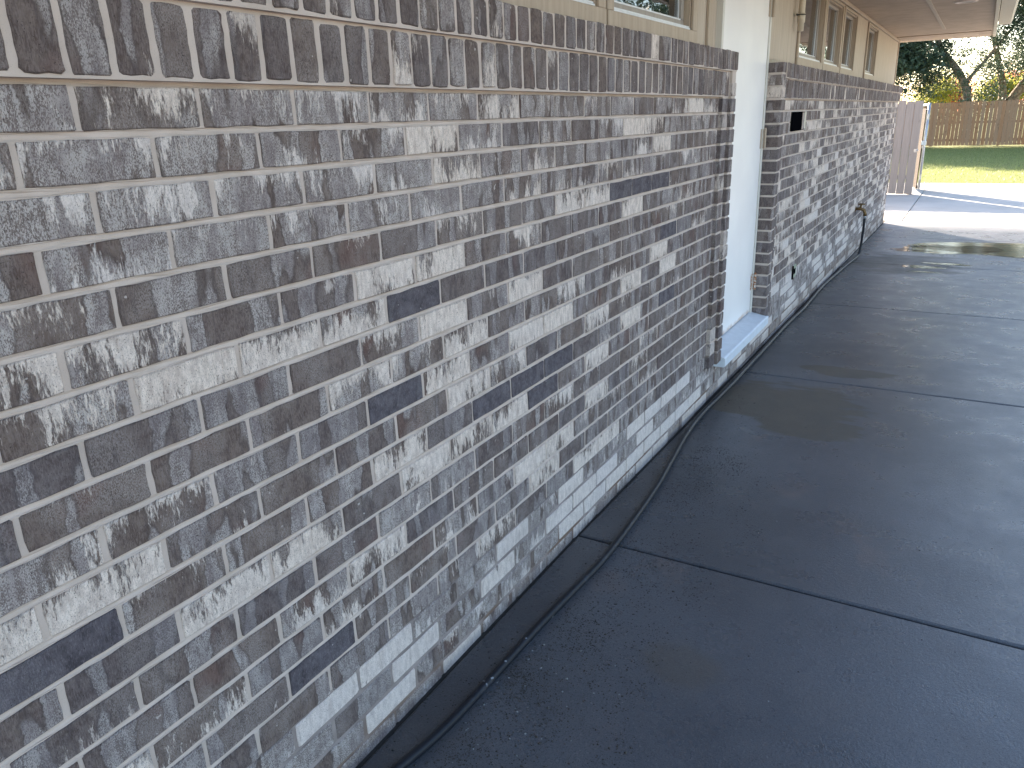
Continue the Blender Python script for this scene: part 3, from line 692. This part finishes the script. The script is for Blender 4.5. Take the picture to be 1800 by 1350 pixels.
# puddle
m = MB(); pts = []
def pud(cx, cy, rx, ry, amp, seed, K=90):
    rr = random.Random(seed); ph = [rr.uniform(0, 6.28) for _ in range(6)]
    vs = [(cx, cy, g(cx) + .0015)]
    for i in range(K):
        a = 2 * math.pi * i / K; q = 1 + amp * sum(math.sin((k + 2) * a + ph[k]) / (k + 1.6) for k in range(6))
        x, y = cx + rx * q * math.cos(a), cy + ry * q * math.sin(a); vs.append((x, y, g(x) + .0015))
    m.add(vs, [(0, 1 + i, 1 + (i + 1) % K) for i in range(K)])
pud(9.62, -2.2, .62, 1.75, .10, 3); pud(9.42, -.95, .40, .46, .2, 5); pud(9.2, -.55, .12, .20, .3, 15); pud(8.05, -.72, .07, .22, .25, 8); pud(8.32, -.95, .05, .24, .2, 18); pud(7.75, -.75, .035, .16, .25, 28)
tag(m.build('puddle', M_PUD), kind='structure')

# grit on the slabs
def pebbles(name, pts, mat, size, label=None):
    V, F = [], []
    for (x, y) in pts:
        s = size() ; a = random.uniform(0, 6.28); b = len(V)
        e = [(s * random.uniform(.6, 1.3), 0), (0, s * random.uniform(.6, 1.2)), (-s * random.uniform(.6, 1.3), 0), (0, -s * random.uniform(.6, 1.2))]
        for ex, ey in e: V.append((x + ex * math.cos(a) - ey * math.sin(a), y + ex * math.sin(a) + ey * math.cos(a), g(x) + s * .15))
        V.append((x + random.uniform(-.3, .3) * s, y, g(x) + s * random.uniform(.5, .9)))
        F += [(b, b + 1, b + 4), (b + 1, b + 2, b + 4), (b + 2, b + 3, b + 4), (b + 3, b, b + 4)]
    mm = MB(); mm.add(V, F); o = mm.build(name, mat, recalc=False); tag(o, kind='stuff'); return o
pts = []
cl = [(random.choice([random.gauss(.72, .25), random.gauss(1.15, .35), random.gauss(2.1, .3), random.uniform(-.3, 2.6)]), -.15 - abs(random.gauss(0, .18))) for _ in range(70)]
for _ in range(9000):
    if random.random() < .7: cx, cy = random.choice(cl); x, y = random.gauss(cx, .05), random.gauss(cy, .03)
    else: x, y = random.choice([random.gauss(.75, .25), random.gauss(1.15, .35), random.uniform(-.5, 3.3)]), -.13 - abs(random.gauss(0, .17))
    if y < -.02: pts.append((x, y))
for _ in range(1300): pts.append((random.uniform(-.3, 3.6), random.uniform(-.13, -.02)))
for _ in range(260): pts.append((random.uniform(0, 5), random.uniform(-2, -.1)))
pebbles('grit', pts, M_GRIT, lambda: min(.0055, .0008 + abs(random.gauss(0, .0012))))
pts = [(random.uniform(.2, 3.5), random.uniform(-1.6, -.2)) for _ in range(25)] + [(random.gauss(.72, .22), -.14 - abs(random.gauss(0, .16))) for _ in range(60)] + [(1.12, -.80), (.93, -.72), (1.02, -.79), (.66, -.15), (.67, -.155)]
pebbles('pale_grit', pts, M_STONE, lambda: random.uniform(.0015, .0042))

# ------------------------------------------------------------------ grey fence beyond the house corner, with its open gate
FX = 16.40
f = thing('grey_board_fence', 'weathered grey vertical board fence standing just past the house corner', 'fence', (FX, .4, -.2)); org = (FX, .4, -.2)
y = -.055; k = 0
while y < 3.0:
    w = .140; m = MB(); m.box(FX - .009, FX + .009, y + .002, y + w - .002, -.172 + random.uniform(-.008, .012), 1.525 + random.uniform(-.012, .016), .004)
    local(m, org).build('board', M_GREYF, f); y += w + .001
for z in (.10, .75, 1.38):
    m = MB(); m.box(FX + .0105, FX + .05, -.05, 3.0, z, z + .085, .003); local(m, org).build('rail', M_GREYF, f)
m = MB(); m.box(FX + .055, FX + .145, -.050, .040, -.2, 1.50, .004); local(m, org).build('post', M_GREYF, f)
m = MB(); m.tube([(FX - .03, -.02, .62), (FX - .03, -.055, .66), (FX - .03, -.075, .62)], .008, 8); m.box(FX - .018, FX - .0095, -.045, .005, .60, .66, .001); local(m, org).build('latch', M_GALV, f)
gt = thing('metal_framed_gate', 'open gate with galvanised frame seen edge on beside the grey fence', 'gate', (FX, -.17, -.1))
ang = .165; gt.rotation_euler = (0, 0, ang); gt.location = (FX + .20, -.150, -.12)
m = MB(); R_ = .024
m.tube([(.0, 0, .02), (.0, 0, 1.60)], R_, 10); m.tube([(1.22, 0, .02), (1.22, 0, 1.56)], R_, 10)
m.tube([(0, 0, 1.56), (1.22, 0, 1.56)], R_, 10); m.tube([(0, 0, .04), (1.22, 0, .04)], R_, 10); m.tube([(0, 0, .80), (1.22, 0, .80)], R_ * .9, 10)
m.build('frame', M_GALV, gt, True)
for k in range(8):
    m = MB(); m.box(.02 + k * .148, .162 + k * .148, .029, .047, .02, 1.50, .003); m.build('board', M_DKW, gt)
m = MB(); m.box(-.05, .05, .028, .034, .78, .82); m.box(-.03, -.01, -.03, .06, .84, .92, .004); m.build('gate_latch', M_GALV, gt)
for z in (.25, 1.35):
    m = MB(); m.tube([(-.045, 0, z - .05), (-.045, 0, z + .05)], .012, 8); m.box(-.05, .0, -.006, .006, z - .03, z + .03); m.build('hinge', M_GALV, gt)

# ------------------------------------------------------------------ cedar fence at the end of the lawn
CX = 38.; fc = thing('cedar_privacy_fence', 'tan cedar board privacy fence closing off the far side of the lawn', 'fence', (CX, 0, -.2)); org = (CX, 0, -.2)
zb = -.215
y = -14.; cnt = 0
while y < 16.:
    m = MB(); vis = -5.5 < y < 3.2
    m.box(CX - .012, CX + .006, y + .004, y + .136, zb + .03, zb + 1.75 + random.uniform(-.02, .025)); local(m, org).build('board', M_FENCE, fc); y += .142
for z in (.2, .9, 1.5):
    m = MB(); m.box(CX + .0065, CX + .05, -14, 16, z + zb, z + zb + .09); local(m, org).build('rail', M_FENCE, fc)
for k in range(13):
    m = MB(); m.box(CX + .051, CX + .14, -14 + k * 2.45, -13.91 + k * 2.45, zb, zb + 1.75); local(m, org).build('post', M_FENCE, fc)

# grass blades where the lawn is in view
def blades():
    n = 90000; x = 19.35 + (38 - 19.35) * rng.random(n) ** 1.15; y = -6 + 10 * rng.random(n)
    h = .025 + .04 * rng.random(n); a = rng.random(n) * 6.28; w = .004 + .004 * rng.random(n)
    z = -.297 * np.ones(n); ln = rng.normal(0, .02, (n, 2))
    V = np.zeros((n, 3, 3), np.float32)
    V[:, 0, 0] = x - np.cos(a) * w; V[:, 0, 1] = y - np.sin(a) * w; V[:, 0, 2] = z
    V[:, 1, 0] = x + np.cos(a) * w; V[:, 1, 1] = y + np.sin(a) * w; V[:, 1, 2] = z
    V[:, 2, 0] = x + ln[:, 0]; V[:, 2, 1] = y + ln[:, 1]; V[:, 2, 2] = z + h
    return tri_mesh('grass', V, rng.random(n), mat_leaf('grass_blade', (.17, .22, .07), (.36, .38, .16), .4))
def tri_mesh(name, V, fac, mat, quads=False):
    n, k = V.shape[0], V.shape[1]; me = bpy.data.meshes.new(name)
    me.vertices.add(n * k); me.vertices.foreach_set('co', V.ravel()); me.loops.add(n * k); me.loops.foreach_set('vertex_index', np.arange(n * k, dtype=np.int32))
    me.polygons.add(n); me.polygons.foreach_set('loop_start', np.arange(0, n * k, k, dtype=np.int32)); me.polygons.foreach_set('loop_total', np.full(n, k, np.int32))
    me.update(); at_ = me.color_attributes.new('bt', 'FLOAT_COLOR', 'POINT'); c = np.repeat(np.array(fac, np.float32), k); c = np.stack([c, c, c, np.ones_like(c)], 1); at_.data.foreach_set('color', c.ravel())
    me.materials.append(mat); o = bpy.data.objects.new(name, me); return link(o)
tag(blades(), kind='stuff')

# ------------------------------------------------------------------ trees
def tree(name, label, loc, limbs, blobs, nleaf, size, mat, cat='tree', group=None):
    t = thing(name, label, cat, loc, group); o = Vector(loc); m = MB()
    for pts, r0, r1 in limbs:
        P = catmull([Vector(p) for p in pts], 5); K = len(P)
        P = [p + Vector((random.uniform(-.04, .04), random.uniform(-.04, .04), 0)) * (r0 * 2) for p in P]
        m.tube(P, [r0 + (r1 - r0) * i / (K - 1) for i in range(K)], 9)
    if m.v: m.build('trunk' if cat == 'tree' else 'stem', M_BARK, t, True)
    tot = sum(b[3] * b[4] * b[5] for b in blobs); Vs, Fs = [], []
    for (bx, by, bz, rx, ry, rz, tone) in blobs:
        n = int(nleaf * rx * ry * rz / tot); nc = max(6, int(n / 55))
        d = rng.normal(size=(nc, 3)); d /= np.linalg.norm(d, axis=1)[:, None]; rr = rng.random(nc) ** .45
        cc = d * rr[:, None] * np.array([rx, ry, rz]) + np.array([bx, by, bz])
        per = max(1, n // nc); cs = np.repeat(cc, per, 0); q = len(cs)
        spread = np.repeat(rng.uniform(.12, .34, nc), per)
        p = cs + rng.normal(size=(q, 3)) * spread[:, None] * np.array([1, 1, .8])
        a = rng.normal(size=(q, 3)); a /= np.linalg.norm(a, axis=1)[:, None]; b2 = np.cross(a, rng.normal(size=(q, 3))); b2 /= np.linalg.norm(b2, axis=1)[:, None]
        s = (size * rng.uniform(.6, 1.3, q))[:, None]
        V = np.stack([p - a * s, p + b2 * s * .42, p + a * s, p - b2 * s * .42], 1); Vs.append(V)
        Fs.append(np.clip(np.repeat(rng.random(nc), per) * .6 + rng.random(q) * .4 + tone, 0, 1))
    c = tri_mesh('crown', np.concatenate(Vs).astype(np.float32), np.concatenate(Fs), mat); c.parent = t; tag(c, kind='stuff'); return t
LF1 = mat_leaf('oak_leaf', (.035, .062, .045), (.110, .150, .090), .15)
LF2 = mat_leaf('yellow_green_leaf', (.16, .20, .03), (.42, .42, .10), .5)
LF3 = mat_leaf('russet_leaf', (.40, .12, .07), (.62, .26, .17), .5)
def bl(n, cx, cy, cz, sx, sy, sz, r):
    return [(random.gauss(cx, sx), random.gauss(cy, sy), random.gauss(cz, sz), r * random.uniform(.6, 1.2), r * random.uniform(.6, 1.3), r * random.uniform(.4, .8), random.uniform(-.15, .15)) for _ in range(n)]
B = [(41, 2.6, 3.4, 1.3, 1.0, 1.3, -.2), (41, 2.3, 5.0, 1.3, 1.2, .8, -.2), (40.5, -1.6, 4.6, 1.2, 1.0, .9, -.2), (41, -2.6, 3.9, 1.2, .9, .9, -.1), (41, .4, 5.6, 2., 2., .7, -.1), (40.6, .9, 2.5, .7, .6, .5, 0), (41, 1.5, 2.3, .8, .6, .5, .1), (39.5, -.2, 2.3, .5, .4, .45, .2), (38.4, -.5, 1.55, .35, .28, .45, .2), (41, -.6, 3.1, .5, .4, .4, 0), (41, -3.2, 2.6, .7, .6, .6, .1), (41, 4.2, 4.2, 2, 1.4, 1.6, 0), (41, 1.2, 4.0, .8, .55, .5, 0), (41, -.2, 4.5, .6, .45, .4, 0)]
B = [(a - 41, b, c + .2, d, e, f_, h) for a, b, c, d, e, f_, h in B] + bl(26, 0, 1.5, 7.2, 2.6, 3.2, .9, 1.5) + bl(34, 0, 1.3, 3.6, .9, 1.5, 1.1, .62) + bl(20, -1.1, .6, 3.6, .3, 1.6, 1.0, .45) + bl(14, 0, -1.3, 3.0, .8, .8, .9, .5)
tree('live_oak', 'large dark evergreen oak with a leaning trunk rising just behind the cedar fence', (41, 0, -.2),
     [([(0, -.5, 0), (0, -.35, 1.8), (0, .1, 2.9), (0, .9, 3.9), (0, 1.6, 5.2), (.3, 2.4, 7.2)], .21, .07), ([(0, -.1, 2.5), (.2, -.9, 3.6), (.3, -1.8, 5.0), (0, -2.8, 6.8)], .09, .03), ([(0, .9, 3.9), (-.4, 1.8, 4.5), (-.6, 3.0, 4.9)], .10, .03), ([(0, .3, 3.2), (.3, 1.4, 3.5), (.1, 2.5, 3.7)], .09, .03), ([(0, 1.2, 4.5), (.3, .2, 5.4), (.1, -.8, 6.2)], .08, .03)],
     B, 140000, .062, LF1)
B = bl(10, 0, -1.6, 4.6, 1.2, 1.2, .8, 1.1) + bl(12, 0, -1.2, 3.2, .8, 1.0, .8, .6) + bl(20, 0, -2.2, 6.8, 2.0, 2.6, .9, 1.4)
tree('forked_oak', 'evergreen oak whose forked trunk leans away at the right edge of the picture', (42.5, -1.2, -.2),
     [([(0, -.8, 0), (0, -.85, 1.7), (0, -1.6, 3.0), (.2, -2.6, 4.8), (0, -3.2, 6.5)], .28, .08), ([(0, -.5, 0), (0, -.5, 1.6), (0, -.3, 2.8), (0, .3, 4.6), (0, .8, 6.4)], .22, .06)],
     B, 60000, .062, LF1)
tree('dense_oak', 'dense evergreen tree behind the far left part of the cedar fence', (42, 6.8, -.2), [([(0, 0, 0), (0, .2, 2), (.3, .3, 4), (0, 0, 6.5)], .35, .1)], bl(50, -.5, 0, 5.6, 2.0, 3.0, 1.9, 1.6), 110000, .10, LF1)
tree('rounded_oak', 'rounded evergreen tree hidden largely behind the house corner', (45, 15, -.2), [([(0, 0, 0), (0, .2, 2), (0, 0, 5)], .3, .1)], bl(20, 0, 0, 4.4, 2.0, 2.2, 1.2, 1.4), 40000, .11, LF1)
for i, (tx, ty, hh, lab) in enumerate(((36, -13, 5.5, 'evergreen tree standing over the lawn to the right'), (26, -15, 5.2, 'smaller evergreen tree beyond the patio edge'), (44, -9, 6.2, 'tall evergreen tree behind the right run of cedar fence'), (15, -17, 5.0, 'evergreen tree nearest the patio on the open side'))):
    tree('shade_tree', lab, (tx, ty, -.2), [([(0, 0, 0), (0, .2, 2), (.2, 0, hh)], .25, .08)], bl(20, 0, 0, hh, 1.8, 2.2, 1.3, 1.3), 15000, .11, LF1)
tree('yellow_shrub', 'bright yellow green shrub glowing above the fence left of the oak trunk', (50, 1.2, -.2), [([(0, 0, 0), (0, 0, 2)], .06, .02)], [(0, 0, 2.3, .8, .9, .8, .2), (0, .8, 2.0, .6, .5, .5, .1), (0, -2.4, 2.2, .8, .7, .6, .1)], 5000, .085, LF2, 'shrub')
tree('golden_shrub', 'yellow green shrub above the fence between the two oak trunks', (50, -1.9, -.2), [([(0, 0, 0), (0, 0, 2)], .06, .02)], [(0, .3, 2.3, .8, .7, .8, .2), (0, -.8, 2.5, .6, .6, .7, .1)], 3500, .085, LF2, 'shrub')
tree('russet_tree', 'reddish autumn tree showing just above the fence left of the oak trunk', (52, .7, -.2), [([(0, 0, 0), (0, 0, 2)], .08, .02)], [(0, .0, 2.3, .9, .8, .75, .2)], 5600, .09, LF3)
tree('autumn_tree', 'reddish autumn tree beside the forked trunk at the right edge', (52, -2.1, -.2), [([(0, 0, 0), (0, 0, 2)], .08, .02)], [(0, .0, 2.4, .9, .8, .75, .2)], 5600, .09, LF3)
